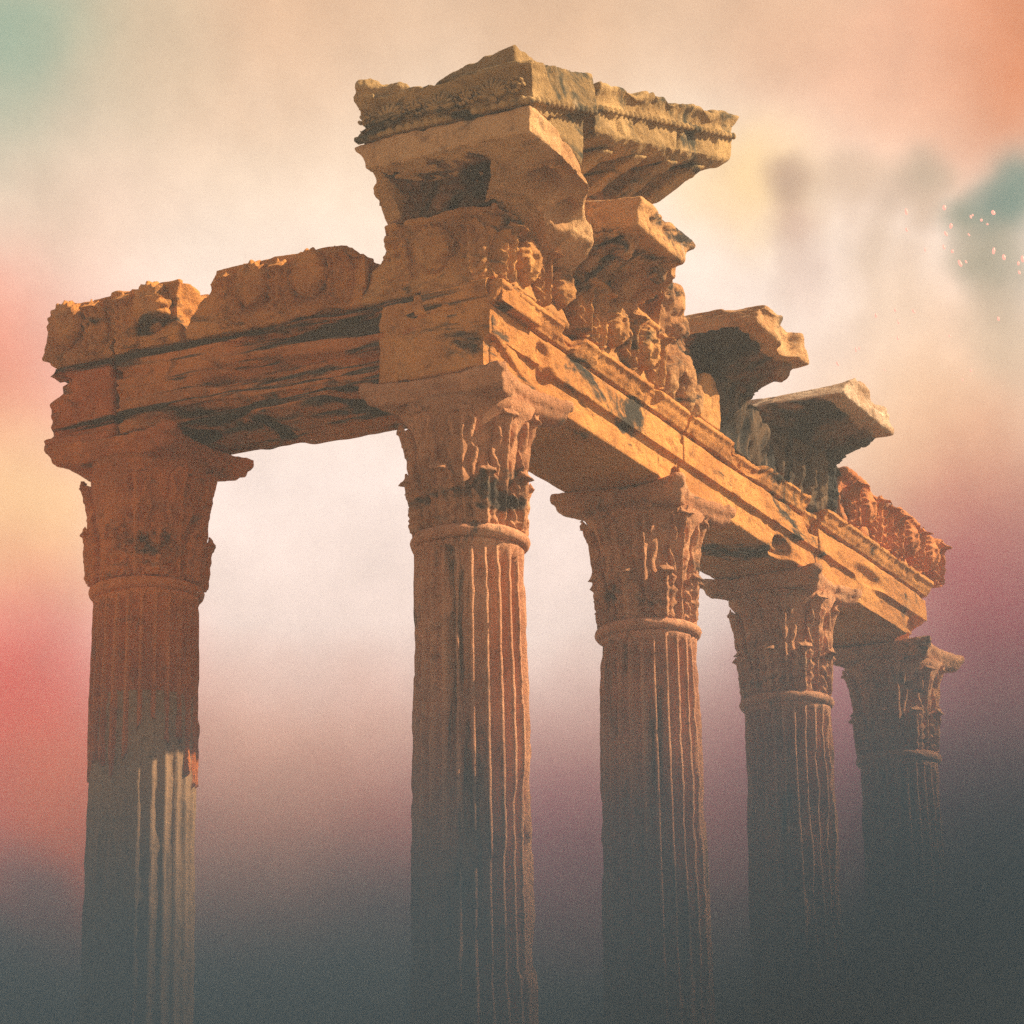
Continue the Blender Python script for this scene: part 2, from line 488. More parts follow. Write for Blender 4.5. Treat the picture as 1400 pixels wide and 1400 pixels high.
# ------------------------------------------------------------------ architrave beams
ZB, ZC = 8.865, 9.60
def beam_profile_right():
    return [(.55, ZB), (-.44, ZB), (-.455, ZB + .015), (-.455, 9.105), (-.445, 9.112), (-.445, 9.122), (-.515, 9.135), (-.515, 9.395), (-.49, 9.405), (-.49, 9.56), (.50, 9.56), (.55, 9.40)]
def beam_right(x0, x1, label, seed, e0=0., e1=0., dents=()):
    t = thing('architrave_beam', label, 'beam', ((x0 + x1) / 2, 0, ZB), 'long stone beams laid from column to column')
    j0 = lambda y, z: x0 + e0 * (z - 9.2) + .01
    j1 = lambda y, z: x1 + e1 * (z - 9.2) - .01
    g = Geo().extrude_x(beam_profile_right(), j0, j1)
    me = remesh(g, .016)
    me = weather(me, seed, 2, .45, .006, .0035, stretch=(.5, 1, 1.6), pits=.014, dents=dents, gouge=.014)
    link('body', me, M_ARCH, t)
    cw = [(-.49, 9.415), (-.54, 9.42), (-.545, 9.455), (-.57, 9.47), (-.60, 9.54), (-.63, 9.555), (-.63, ZC), (.2, ZC), (.2, 9.415)]
    me = remesh(Geo().extrude_x(cw, j0, j1), .018)
    me = weather(me, seed + 3, 2, .5, .005, .004, pits=.016, gouge=.012, dents=[d for d in dents if d[0][2] > 9.3])
    link('crown_moulding', me, M_ARCH, t)
    return t
beam_right(-.57, 3.42, 'orange beam from the corner to the next column, two flat bands below a moulded edge', 101, dents=[((.85, -.60, 9.58), (.22, .3, .13), (0, .10, -.04)), ((3.4, -.55, 8.95), (.2, .3, .14), (-.05, .06, .05)), ((.42, -.55, 9.26), (.16, .3, .13), (0, .05, 0)), ((.50, -.55, 9.08), (.20, .2, .12), (0, .06, 0)), ((2.6, -.6, 9.52), (.16, .2, .1), (0, .06, 0))])
beam_right(3.42, 7.05, 'middle beam of the right hand row, with dark stains along its moulded top edge', 117, dents=[((6.9, -.6, 9.5), (.4, .3, .25), (0, .13, -.08)), ((4.9, -.6, 9.55), (.5, .25, .15), (0, .08, -.03)), ((6.1, -.55, 8.9), (.35, .25, .2), (0, .12, .08))])
beam_right(7.05, 10.62, 'farthest beam of the right hand row, ending over the darkest column', 131, dents=[((8.6, -.6, 9.2), (.7, .2, .14), (0, .08, 0)), ((10.4, -.5, 8.9), (.4, .3, .25), (-.1, .1, .1))])

def beam_left(y0, y1, label, seed, mat, cuts=(), s0=0., s1=0., dents=(), top=9.62, full=False):
    t = thing('architrave_beam', label, 'beam', (0, (y0 + y1) / 2, ZB), 'long stone beams laid from column to column')
    prof = [(.53, ZB), (-.48, ZB), (-.50, 9.02), (-.515, 9.05), (-.52, 9.27), (-.545, 9.30), (-.55, 9.52), (-.58, 9.62), (.5, 9.62), (.53, 9.4)]
    g = Geo().extrude_y(prof, lambda x, z: y0 + .012, lambda x, z: y1 - .012 + s1 * (z - 9.2))
    if full: g.loft([[(-.50, 3.27, 8.60), (.1, 3.27, 8.66), (.1, 3.55, 8.66), (-.50, 3.60, 8.60)], [(-.55, 3.27, 8.72), (.3, 3.27, 8.72), (.3, 3.86, 8.72), (-.55, 3.90, 8.70)], [(-.56, 3.27, 8.95), (.4, 3.27, 8.95), (.4, 3.95, 8.95), (-.56, 3.97, 8.95)]])
    me = remesh(g, .022)
    me = weather(me, seed, 9, .7, .022, .007, stretch=(1, .35, 2.4), pits=.03, dents=dents, gouge=.06, layers=.035 if full else .10)
    link('body', me, mat, t)
    return t
beam_left(.14, 3.24, 'long rust brown beam on the left side, its layers weathered into deep cracks', 151, M_LEFT,
          dents=[((-.55, 1.2, 9.1), (.3, .9, .12), (.06, 0, 0)), ((-.5, .75, 8.9), (.4, .5, .2), (.0, 0, .07)), ((-.5, 2.3, 8.9), (.3, .6, .15), (.05, 0, .06))])
beam_left(3.25, 3.98, 'short orange broken end piece of beam above the leftmost column', 163, M_RED, full=True,
          dents=[((-.55, 4.0, 9.45), (.5, .25, .18), (0, -.15, 0)), ((-.55, 3.6, 9.0), (.3, .5, .07), (.05, 0, 0))])

# corner return of the first beam, carrying its bands round to the left face
t = thing('architrave_return', 'orange corner stone with crisp bands where left beam meets right beam', 'stone block', (0, -.2, ZB))
prof = [(.4, ZB + .004), (-.43, ZB + .004), (-.445, ZB + .02), (-.445, 9.10), (-.41, 9.11), (-.41, 9.13), (-.53, 9.145), (-.53, 9.39), (-.47, 9.40), (-.47, 9.55), (.4, 9.55)]
me = weather(remesh(Geo().extrude_y(prof, lambda x, z: -.455 - (.06 if z > 9.12 else 0), lambda x, z: .135 + .03 * (z - 9.2)), .014), 171, 2, .5, .008, .004, stretch=(1, .5, 2), pits=.016, gouge=.02, dents=[((-.55, .05, 9.08), (.2, .2, .1), (.06, 0, 0)), ((-.55, -.55, 9.1), (.06, .07, .35), (.03, .03, 0))])
link('body', me, M_RET, t)
cw = [(-.51, 9.41), (-.56, 9.42), (-.565, 9.455), (-.59, 9.47), (-.62, 9.54), (-.64, 9.555), (-.64, 9.603), (.2, 9.603), (.2, 9.41)]
me = weather(remesh(Geo().extrude_y(cw, lambda x, z: -.62, lambda x, z: .10), .014), 172, 2, .5, .006, .004, pits=.016, gouge=.012, dents=[((-.62, -.62, 9.5), (.12, .12, .16), (.08, .08, 0))])
link('crown_moulding', me, M_RET, t)

# ------------------------------------------------------------------ frieze
ZF0, ZF1 = 9.605, 10.26
GF = 'carved frieze stones above the beams'
def relief_right(t, xs, mat, yface=-.50, z0=9.63, h=.47, seed=0, kinds=None):
    for i, x in enumerate(xs):
        k = kinds[i] if kinds else 'lh'[i % 2]
        if k == 'l':
            me = place(leaf_geo(h, .125, .055, th=.05, seed=seed + i, lobes=6, base=.85), (x, yface, z0), (1, 0, 0), (0, 0, 1), (0, -1.9, 0)); nm = 'carved_leaf'
        elif k == 'h':
            me = place(head_geo(.15, .20, .15, seed + i), (x, yface - .06, z0 + .29), (1, 0, 0), (0, 0, 1), (0, -1, 0), .0085, 1); nm = 'carved_head'
        else: continue
        link(nm, me, mat, t)
def relief_left(t, ys, mat, xface=-.50, z0=9.66, h=.45, seed=0, kinds=None):
    for i, y in enumerate(ys):
        k = kinds[i] if kinds else 'lh'[i % 2]
        if k == 'l':
            me = place(leaf_geo(h, .135, .05, th=.05, seed=seed + i, lobes=6, base=.85), (xface, y, z0), (0, -1, 0), (0, 0, 1), (-1.6, 0, 0)); nm = 'carved_leaf'
        elif k == 'h':
            me = place(head_geo(.16, .21, .13, seed + i), (xface - .06, y, z0 + .31), (0, -1, 0), (0, 0, 1), (-1, 0, 0), .0085, 1); nm = 'carved_head'
        else: continue
        link(nm, me, mat, t)

def frz_prof(f):   # curved frieze profile, crown lip on top
    return [(.50, ZF0), (-f + .04, ZF0), (-f - .02, ZF0 + .05), (-f + .02, 9.80), (-f + .03, 9.98), (-f, 10.12), (-f - .06, 10.19), (-f - .09, 10.21), (-f - .09, ZF1), (.50, ZF1)]

# corner stone of the frieze
t = thing('frieze_block', 'carved corner stone of the frieze under the big overhanging cornice', 'stone block', (0, -.1, ZF0), GF)
P = [(-.56, ZF0), (-.58, 9.66), (-.53, 9.80), (-.52, 9.98), (-.55, 10.12), (-.60, 10.19), (-.64, 10.21), (-.64, 10.262)]
rings = []
for o, z in P: rings.append([(o, o, z), (.86, o, z), (.86, .5, z), (.5, .72 - .15 * (z - 9.6), z), (o, .72 - .5 * max(0, z - 9.85), z)])
me = weather(remesh(Geo().loft(rings), .02), 201, 5, .5, .018, .008, pits=.03, gouge=.05, dents=[((-.6, .7, 10.2), (.3, .28, .3), (.08, -.12, -.18)), ((.86, -.6, 10.1), (.12, .2, .5), (-.06, .06, 0))])
link('body', me, M_FRZ, t)
relief_right(t, (-.36, -.02, .30, .62), M_FRZ, seed=1, kinds='lhlh')
relief_left(t, (-.36, .0, .36), M_FRZ, seed=11, kinds='lhl')

t = thing('frieze_block', 'carved frieze stone on the right face between the corner and the broken ruin', 'stone block', (1.8, 0, ZF0), GF)
me = weather(remesh(Geo().extrude_x(frz_prof(.53), lambda y, z: .90, lambda y, z: 2.86 - .15 * (z - 9.9)), .02), 211, 5, .5, .014, .007, pits=.03, gouge=.04, dents=[((.9, -.6, 9.7), (.25, .25, .3), (.08, .1, 0))])
link('body', me, M_FRZ, t)
relief_right(t, (1.08, 1.40, 1.73, 2.06, 2.40, 2.68), M_FRZ, yface=-.51, seed=21, kinds='llhlhl')

# broken stones standing where the frieze is ruined
def rubble(g, voxel, seed, mat, **kw):
    return weather(remesh(g, voxel), seed, **kw)
t = thing('broken_frieze_block', 'tall broken sunlit stone standing right of the carved frieze, below the small cornice', 'stone block', (3.2, 0, ZF0), 'ruined frieze stones on the right row')
g = Geo().loft([[(2.84, -.50, ZF0), (3.62, -.42, ZF0), (3.62, .45, ZF0), (2.84, .45, ZF0)], [(2.78, -.58, 10.0), (3.52, -.52, 10.0), (3.55, .4, 10.0), (2.8, .4, 10.0)],
                [(2.72, -.62, 10.28), (3.42, -.58, 10.3), (3.45, .35, 10.3), (2.72, .35, 10.28)], [(2.45, -.80, 10.48), (3.25, -.72, 10.55), (3.35, .3, 10.6), (2.5, .3, 10.5)], [(2.4, -.80, 10.66), (3.05, -.72, 10.72), (3.2, .25, 10.74), (2.4, .3, 10.66)]])
g.ball((3.0, -.62, 10.30), (.13, .14, .10)); g.ball((3.2, -.56, 9.95), (.14, .15, .2)); g.ball((2.92, -.55, 9.8), (.1, .12, .2))
link('body', weather(remesh(g, .02), 221, 6, .5, .05, .015, pits=.05, gouge=.13, freq=3.2), M_GEI, t)

t = thing('broken_frieze_block', 'low broken stone with sunlit carved lumps on the beam beside the smooth rounded slab', 'stone block', (3.5, -.3, ZF0), 'ruined frieze stones on the right row')
g = Geo()
for cx_, cy_, cz_, rx_, rz_, tl in ((3.02, -.58, 9.82, .14, .24, .1), (3.30, -.60, 9.84, .13, .26, -.15), (3.52, -.58, 9.78, .11, .22, .1), (3.16, -.58, 10.02, .12, .10, 0)):
    g.ball((cx_, cy_, cz_), (rx_, .12, rz_), rot=Matrix.Rotation(tl, 3, 'Y'))
g.box((2.9, -.56, ZF0), (3.66, -.2, 9.72))
link('body', weather(remesh(g, .016), 227, 4, .5, .03, .012, pits=.04, gouge=.08, freq=4), M_GEI, t)

t = thing('rounded_slab', 'smooth rounded upright slab standing on the joint of the first two right beams', 'stone block', (3.86, -.5, ZF0), 'ruined frieze stones on the right row')
g = Geo()
pr = [(3.62, ZF0), (4.10, ZF0), (4.14, 9.80), (4.10, 9.98), (4.02, 10.10), (3.90, 10.15), (3.76, 10.12), (3.68, 10.0), (3.64, 9.85)]
g.loft([[(x_, y_, z_) for x_, z_ in pr] for y_ in (-.62, -.1)])
link('body', weather(remesh(g, .02), 231, 7, .5, .015, .006, pits=.015), M_FRZ, t)

t = thing('broken_frieze_block', 'stained and shade darkened rough core stone under the two jutting cornice blocks', 'stone block', (5.2, 0, ZF0), 'ruined frieze stones on the right row')
g = Geo().loft([[(4.12, -.52, ZF0), (6.0, -.5, ZF0), (6.0, .45, ZF0), (4.12, .45, ZF0)], [(4.12, -.56, 9.9), (5.75, -.54, 9.9), (5.8, .45, 9.9), (4.12, .45, 9.9)], [(4.10, -.60, 10.25), (5.35, -.58, 10.25), (5.4, .4, 10.25), (4.1, .4, 10.25)]])
link('body', weather(remesh(g, .025), 241, 8, .6, .05, .012, stretch=(1.4, 1, .5), pits=.05, gouge=.12), stone('shade_dark_core_stone', (.19, .12, .07), (.105, .07, .045), (.035, .035, .036), .46, .58, streak=1, lime=.06), t)  # shadow of the blocks above is put into this dark stained colour
t = thing('broken_frieze_block', 'dark carved lump with pale chipped ridges below the farther cornice block', 'stone block', (6.7, 0, ZF0), 'ruined frieze stones on the right row')
g = Geo().loft([[(6.02, -.5, ZF0), (7.7, -.5, ZF0), (7.7, .45, ZF0), (6.02, .45, ZF0)], [(6.0, -.54, 9.9), (7.75, -.56, 9.9), (7.75, .45, 9.9), (6.0, .45, 9.9)], [(6.05, -.58, 10.26), (7.75, -.62, 10.26), (7.75, .4, 10.26), (6.05, .4, 10.26)]])
for xx in (5.98, 6.2, 6.42, 6.7, 7.05, 7.4): g.ball((xx, -.54, 9.95 + .05 * math.sin(xx * 9)), (.10, .13, .28))
link('body', weather(remesh(g, .022), 251, 5, .5, .04, .014, pits=.05, gouge=.10, freq=3.5), bpy.data.materials['shade_dark_core_stone'], t)

t = thing('frieze_block', 'red brown carved frieze stone at the far right end of the beams, its end crumbling', 'stone block', (9.6, 0, ZF0), GF)
me = weather(remesh(Geo().extrude_x(frz_prof(.53), lambda y, z: 7.78, lambda y, z: 11.15 + .25 * math.sin((z - 9.6) * 4)), .022), 261, 6, .6, .02, .01, pits=.03, gouge=.09, dents=[((9.0, -.6, 10.25), (.6, .4, .14), (0, 0, -.07)), ((8.3, -.6, 9.7), (.15, .2, .3), (0, .1, 0)), ((11.3, -.6, 9.6), (.6, .5, .2), (-.2, 0, .1))])
link('body', me, M_FRR, t)
relief_right(t, (8.0, 8.35, 8.72, 9.08, 9.45, 9.82, 10.2, 10.56, 10.92), M_FRR, yface=-.51, seed=61, kinds='lhlllhlhl')

# left frieze
def frz_left(y0, y1, label, seed, mat, ys, kinds, ragged=0., dents=()):
    t = thing('frieze_block', label, 'stone block', (0, (y0 + y1) / 2, ZF0 + .02), GF)
    prof = [(.48, 9.625), (-.52, 9.625), (-.56, 9.70), (-.50, 9.84), (-.50, 10.0), (-.53, 10.12), (-.57, 10.20), (.40, 10.24)]
    me = weather(remesh(Geo().extrude_y(prof, lambda x, z: y0, lambda x, z: y1 - ragged * max(0, z - 9.80)), .02), seed, 5, .7, .018, .008, stretch=(1, .6, 1.3), pits=.03, gouge=.05, dents=dents)
    link('body', me, mat, t)
    relief_left(t, ys, mat, xface=-.49, z0=9.67, h=.42, seed=seed, kinds=kinds)
frz_left(.70, 2.50, 'worn frieze stone on the left beam, right of the bright V shaped notch', 271, M_FRL, (.93, 1.22, 1.50, 1.78, 2.03), 'lhlhl', .85, dents=[((-.5, .72, 10.25), (.6, .16, .16), (0, .04, -.10))])
frz_left(2.56, 3.26, 'frieze stone with a slanting broken edge just left of the bright notch', 283, M_FRL, (2.85, 3.12), 'hl', dents=[((-.5, 2.55, 10.0), (.4, .10, .2), (0, .05, -.03))])
frz_left(3.27, 4.03, 'round worn end stone of the left frieze at the far left', 291, M_FRL, (3.45, 3.76), 'lh', dents=[((-.5, 4.05, 10.2), (.6, .2, .25), (0, -.12, -.12)), ((-.5, 4.05, 9.6), (.6, .25, .12), (0, -.12, 0))])

# ------------------------------------------------------------------ cornice
GC = 'overhanging cornice blocks on top of the frieze'
# corner cornice
t = thing('cornice_block', 'big olive grey corner block at the top, palmette band above a smooth broken underside', 'stone block', (-.2, -.3, ZF1), GC)
def ring(z, pts): return [(x_, y_, z) for x_, y_ in pts]
g = Geo()
g.box((-.50, -.58, 10.262), (.80, .44, 10.60))
# flat slab with its front face
g.loft([ring(10.485, [(-1.26, -1.26), (-.62, -1.27), (.02, -1.20), (.46, -.92), (.80, -.62), (.86, .44), (-1.26, .34)]),
        ring(10.70, [(-1.27, -1.27), (-.75, -1.27), (-.30, -1.20), (.28, -.82), (.62, -.50), (.80, .44), (-1.27, .38)]),
        ring(10.73, [(-1.24, -1.24), (-.8, -1.24), (-.36, -1.14), (.22, -.78), (.55, -.45), (.75, .44), (-1.24, .38)])])
# swelling broken underside on the right
g.loft([ring(10.262, [(-.58, -.60), (-.2, -.61), (.2, -.62), (.55, -.62), (.80, -.58), (.80, .3), (-.57, -.58)]),
        ring(10.33, [(-.60, -.64), (-.2, -.76), (.2, -.84), (.55, -.82), (.86, -.62), (.86, .3), (-.58, -.58)]),
        ring(10.42, [(-.70, -.80), (-.3, -1.0), (.15, -1.06), (.50, -.90), (.84, -.62), (.86, .3), (-.58, -.60)]),
        ring(10.50, [(-1.0, -1.12), (-.5, -1.20), (.02, -1.16), (.46, -.90), (.80, -.60), (.86, .3), (-.58, -.66)])])
g.loft([ring(10.03, [(.34, -.66), (.62, -.70), (.72, -.60), (.34, -.56)]), ring(10.12, [(.10, -.74), (.62, -.84), (.80, -.62), (.10, -.57)]), ring(10.24, [(-.2, -.84), (.58, -.96), (.86, -.62), (-.2, -.58)]), ring(10.40, [(-.5, -1.0), (.50, -.98), (.86, -.62), (-.5, -.58)])])
# corner console and broken left console
g.loft([ring(10.28, [(-.58, -.58), (-.30, -.60), (-.30, -.40), (-.58, -.46)]), ring(10.36, [(-.74, -.76), (-.40, -.70), (-.40, -.50), (-.74, -.60)]),
        ring(10.49, [(-1.20, -1.20), (-.80, -1.10), (-.55, -.66), (-1.14, -.84)])])
g.loft([ring(10.27, [(-.58, .28), (-.3, .28), (-.3, .44), (-.58, .44)]), ring(10.36, [(-.70, .26), (-.3, .26), (-.3, .44), (-.70, .44)]),
        ring(10.49, [(-1.16, .20), (-.3, .22), (-.3, .44), (-1.0, .40)])])
me = weather(remesh(g, .018), 301, 4, .45, .016, .006, pits=.02, gouge=.02, freq=1.8,
    dents=[((-.42, -.95, 10.42), (.20, .17, .2), (.02, .05, .13)), ((.05, -.96, 10.30), (.20, .16, .14), (0, .05, .06)), ((-1.2, .45, 10.5), (.3, .2, .2), (.1, -.10, .06))])
cb = link('corona', me, M_LIT, t)
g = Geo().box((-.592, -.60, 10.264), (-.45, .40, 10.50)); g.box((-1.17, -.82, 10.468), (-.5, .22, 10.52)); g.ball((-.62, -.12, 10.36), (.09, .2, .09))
link('soffit', weather(remesh(g, .02), 305, 3, .4, .02, .01, pits=.03, gouge=.03), M_DKC, t)  # recess shade is painted in along with the crust
# brackets under the corona
def modillion(c, out, side, mat, parent, L=.5, w=.11, h=.20):
    O = np.array(out, float); S = np.array(side, float)
    g = Geo()
    pr = [(0, -h), (.10, -h * .95), (.22, -h * .55), (L * .62, -h * .42), (L * .80, -h * .55), (L * .95, -h * .45), (L, -h * .12), (L, 0.02), (0, .02)]
    rings = []
    for s in (-w, w): rings.append([tuple(np.array(c) + O * a + S * s + np.array([0, 0, b])) for a, b in pr])
    g.loft(rings)
    link('modillion', weather(remesh(g, .018), int(abs(c[0] * 50 + c[1] * 70)) + 3, 5, .5, .012, .006), mat, parent)
# gutter course (sima) on the left face and rising along the gable on the right face
sl = .317
def rk(x, b): return b + sl * (x + 1.27)
g = Geo().extrude_y([(-1.25, 10.735), (-1.285, 10.80), (-1.27, 10.88), (-1.275, 11.0), (-1.33, 11.06), (-1.33, 11.10), (-.9, 11.20), (-.12, 11.46), (-.07, 11.13), (-.38, 11.02), (-.9, 10.735)],
                    lambda x, z: -1.25, lambda x, z: .40 - .08 * abs(math.sin(z * 9)))
# the gable return at the right
g.loft([[(x_, y_, z_) for x_, z_ in ((-1.26, 10.76), (-.06, 11.14), (-.09, 11.30), (-.14, 11.46), (-.7, 11.28), (-1.29, 11.10))] for y_ in (-1.30, -.9)])
me = weather(remesh(g, .018), 311, 5, .5, .014, .007, pits=.025, gouge=.035, dents=[((-1.3, .4, 11.05), (.3, .25, .3), (.06, -.06, .06))])
link('sima', me, M_TOP, t)
# triangular field under the rising gutter
g = Geo().loft([[(x_, y_, z_) for x_, z_ in ((-1.22, 10.71), (-.40, 10.70), (-.16, 10.62), (-.09, 10.85), (-.07, 11.15), (-.4, 11.06))] for y_ in (-1.20, -.4)])
link('gable_field', weather(remesh(g, .02), 317, 4, .4, .012, .006), M_TOP, t)
# egg row
g = Geo()
for k in range(18):
    y_ = -1.20 + k * .087
    g.ball((-1.285, y_, 10.765), (.028, .034, .038), 5)
for k in range(13):
    s_ = k / 12; x_ = -1.2 + s_ * 1.1
    g.ball((x_, -1.30, 10.775 + sl * (x_ + 1.2)), (.034, .026, .038), 5)
g.box((-1.285, -1.27, 10.745), (-1.20, .36, 10.785)); g.loft([[(x_, y_, z_ + sl * (x_ + 1.2)) for x_, z_ in ((-1.27, 10.75), (-.08, 10.75), (-.08, 10.80), (-1.27, 10.80))] for y_ in (-1.295, -1.2)])
link('egg_moulding', remesh(g, .011), M_TOP, t)
# palmettes on the left face of the gutter
def palmette(y_, z_, r, inv=1):
    g = Geo()
    for k in range(9):
        a = (k - 4) * .33
        ln = r * (1 - .05 * abs(k - 4))
        c = (-1.305, y_ + math.sin(a) * ln * .55, z_ + math.cos(a) * ln * .55)
        g.ball(c, (.042, .019, ln * .42), 6, Matrix.Rotation(-a, 3, 'X'))
    g.ball((-1.305, y_, z_ - .015), (.05, .035, .03), 6)
    for sd in (-1, 1):   # side scrolls
        for k in range(14):
            q = k / 13 * 2 * PI * 1.3
            rr = .075 * (1 - .65 * k / 13)
            g.ball((-1.30, y_ + sd * (.20 + rr * math.cos(q)), z_ + .06 + rr * math.sin(q)), (.036, .017, .017), 4)
    return g.mesh()
for y_ in (-.95, -.47, .01): link('palmette', palmette(y_, 10.83, .19), M_TOP, t)
# lumps of broken stone on the upper edge
t2 = thing('broken_top_stone', 'pale broken wedge of stone lying on the very top of the corner block', 'stone block', (-.9, -.8, 11.2))
g = Geo().loft([[(-1.05, -1.08, 11.13), (-.5, -1.05, 11.22), (-.5, -.1, 11.2), (-1.06, -.18, 11.13)], [(-1.0, -1.0, 11.44), (-.55, -.98, 11.46), (-.55, -.25, 11.34), (-1.0, -.28, 11.30)]])
link('body', weather(remesh(g, .022), 331, 5, .6, .03, .01, pits=.03), M_TOP, t2)
t2 = thing('broken_top_stone', 'ragged broken stone on the upper left end of the corner block', 'stone block', (-1, .1, 11.1))
g = Geo().loft([[(-1.22, .40, 11.04), (-1.22, -.35, 11.10), (-.6, -.35, 11.12), (-.6, .40, 11.06)], [(-1.2, .36, 11.32), (-1.14, .02, 11.24), (-.62, -.28, 11.22), (-.62, .38, 11.30)]])
g.ball((-1.15, .30, 11.22), (.14, .13, .14)); g.ball((-1.12, .02, 11.17), (.13, .16, .1))
link('body', weather(remesh(g, .02), 337, 4, .6, .05, .015, pits=.04, freq=4), M_TOP, t2)

# raking cornice block, higher and further right
t = thing('raking_cornice_block', 'sloping olive grey gable block jutting out right of the topmost corner block', 'stone block', (1.7, -.6, 11.3), GC)
def rake(b, x): return b + sl * x
pro = [(-.20, .0), (-1.10, .02), (-1.20, .06), (-1.25, .10), (-1.25, .27), (-1.22, .285), (-1.26, .31), (-1.26, .36), (-1.23, .40), (-1.25, .46), (-1.31, .53), (-1.31, .57), (-.3, .58)]
def endx(y, z): return 3.08 + .35 * sstep(10, 10.6, z)
rings = []
for s_ in (0, .34, .36, .7, 1):
    r_ = []
    for y_, dz in pro:
        xe = 3.14 + .30 * dz
        x_ = .02 + (xe - .02) * s_
        r_.append((x_, y_ + (.03 if s_ > .35 else 0), 10.88 + sl * x_ + dz))
    rings.append(r_)
g = Geo().loft(rings)
me = weather(remesh(g, .02), 341, 5, .5, .014, .008, pits=.03, gouge=.03, dents=[((.6, -1.3, 11.7), (.45, .3, .12), (0, 0, -.05)), ((1.55, -1.3, 12.0), (.2, .3, .12), (0, 0, -.05)), ((2.5, -1.3, 12.25), (.3, .3, .12), (0, 0, -.04)), ((1.9, -1.25, 11.62), (.05, .2, .35), (0, .07, 0))])
link('body', me, M_TOP, t)
g = Geo()
for k in range(30):
    x_ = .1 + k * .105
    g.ball((x_, -1.262, 11.215 + sl * x_), (.036, .026, .036), 5)
g.loft([[(x_, y_, z_ + sl * x_) for x_, z_ in ((.05, 11.195), (3.2, 11.195), (3.2, 11.235), (.05, 11.235))] for y_ in (-1.262, -1.2)])
link('egg_moulding', remesh(g, .012), M_TOP, t)
for x_ in (.55, 1.25, 1.95, 2.6):
    g = Geo()
    z_ = 10.88 + sl * x_
    rr = []
    for w_ in (-.13, .13):
        rr.append([(x_ + w_, y_, z_ + sl * w_ + dz) for y_, dz in ((-.45, -.24), (-.62, -.24), (-.80, -.15), (-.98, -.07), (-1.12, .0), (-1.12, .03), (-.45, .03))])
    g.loft(rr)
    link('modillion', weather(remesh(g, .02), 350 + int(x_ * 10), 5, .5, .012, .006), M_TOP, t)
# gable wall stone carrying it
t = thing('gable_stone', 'brown stone of the gable wall holding up the sloping cornice block', 'stone block', (1.9, -.2, 10.7))
g = Geo().loft([[(x_, y_, z_) for x_, z_ in ((.6, 10.73), (2.55, 10.73), (2.95, 11.2), (3.02, 11.55), (3.0, 11.80), (.55, 11.02))] for y_ in (-.52, .2)])
link('body', weather(remesh(g, .025), 361, 6, .6, .03, .01, pits=.04, gouge=.06, dents=[((3.0, -.4, 11.4), (.3, .6, .25), (-.12, 0, 0))]), M_FRZ, t)

# level cornice blocks along the right row
def geison(x0, x1, label, seed, f0=None, f1=None, dents=(), mods=(), back=.42, mat=M_GEI, drop=0.):
    t = thing('cornice_block', label, 'stone block', ((x0 + x1) / 2, -.4, ZF1), GC)
    lo = [(back, 10.27), (-.56, 10.27), (-.62, 10.31), (-.80, 10.34), (-1.02, 10.40), (-1.10, 10.45), (back, 10.45)]
    pr = [(back, 10.44), (-1.04, 10.42), (-1.16, 10.425), (-1.27, 10.425), (-1.27, 10.60), (-1.30, 10.65), (-1.30, 10.71), (back, 10.72)]
    f0 = f0 or (lambda y, z: x0); f1 = f1 or (lambda y, z: x1)
    link('soffit', weather(remesh(Geo().extrude_x(lo, f0, f1, 2), .02), seed + 1, 5, .5, .016, .006, pits=.02, gouge=.04), M_DKC if mat is not M_GEI else M_GEI, t)  # dark soffit and lighter corona carry shade and sun in their colours
    me = weather(remesh(Geo().extrude_x(pr, f0, f1, 2), .02), seed, 6, .5, .016, .006, stretch=(1, .5, 1.5), pits=.02, gouge=.04, dents=dents)
    link('corona', me, mat, t)
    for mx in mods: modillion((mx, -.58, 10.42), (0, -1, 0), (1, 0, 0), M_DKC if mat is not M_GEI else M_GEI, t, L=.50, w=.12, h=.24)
    return t
geison(.80, 2.05, 'small cornice block with a sunlit lower edge, just right of the corner block', 401, f0=lambda y, z: .80 - .30 * max(0, y + .9), f1=lambda y, z: 2.05 + .25 * sstep(-1.2, -.6, y), mods=(1.05, 1.75),
       dents=[((2.05, -1.25, 10.45), (.25, .2, .2), (-.1, .08, .05))])
geison(3.70, 4.95, 'jutting cornice block with a chipped two faced tip, nearer of the jutting pair at right', 411,
       f0=lambda y, z: 3.52 + .65 * max(0, z - 10.43), f1=lambda y, z: 4.95 + .25 * sstep(-.9, -.5, y),
       dents=[((4.42, -1.30, 10.62), (.30, .20, .35), (0, .12, 0)), ((4.95, -1.27, 10.7), (.22, .22, .15), (-.06, .05, -.05)), ((3.75, -1.25, 10.75), (.5, .5, .15), (0, 0, -.04))], mods=(4.05, 4.75), mat=M_LIT)
geison(6.15, 7.50, 'jutting cornice block with a pale sunlit side, farther of the jutting pair at right', 421,
       f0=lambda y, z: 5.86 + 1.25 * max(0, z - 10.43), f1=lambda y, z: 7.50 + .2 * sstep(-.9, -.5, y),
       dents=[((6.95, -1.32, 10.75), (.35, .25, .22), (0, .08, -.04)), ((7.5, -1.27, 10.7), (.3, .25, .2), (-.08, .06, -.06)), ((6.2, -.6, 10.72), (.5, .8, .15), (.06, 0, -.05))], mods=(6.5, 7.2), mat=M_SUNPALE)
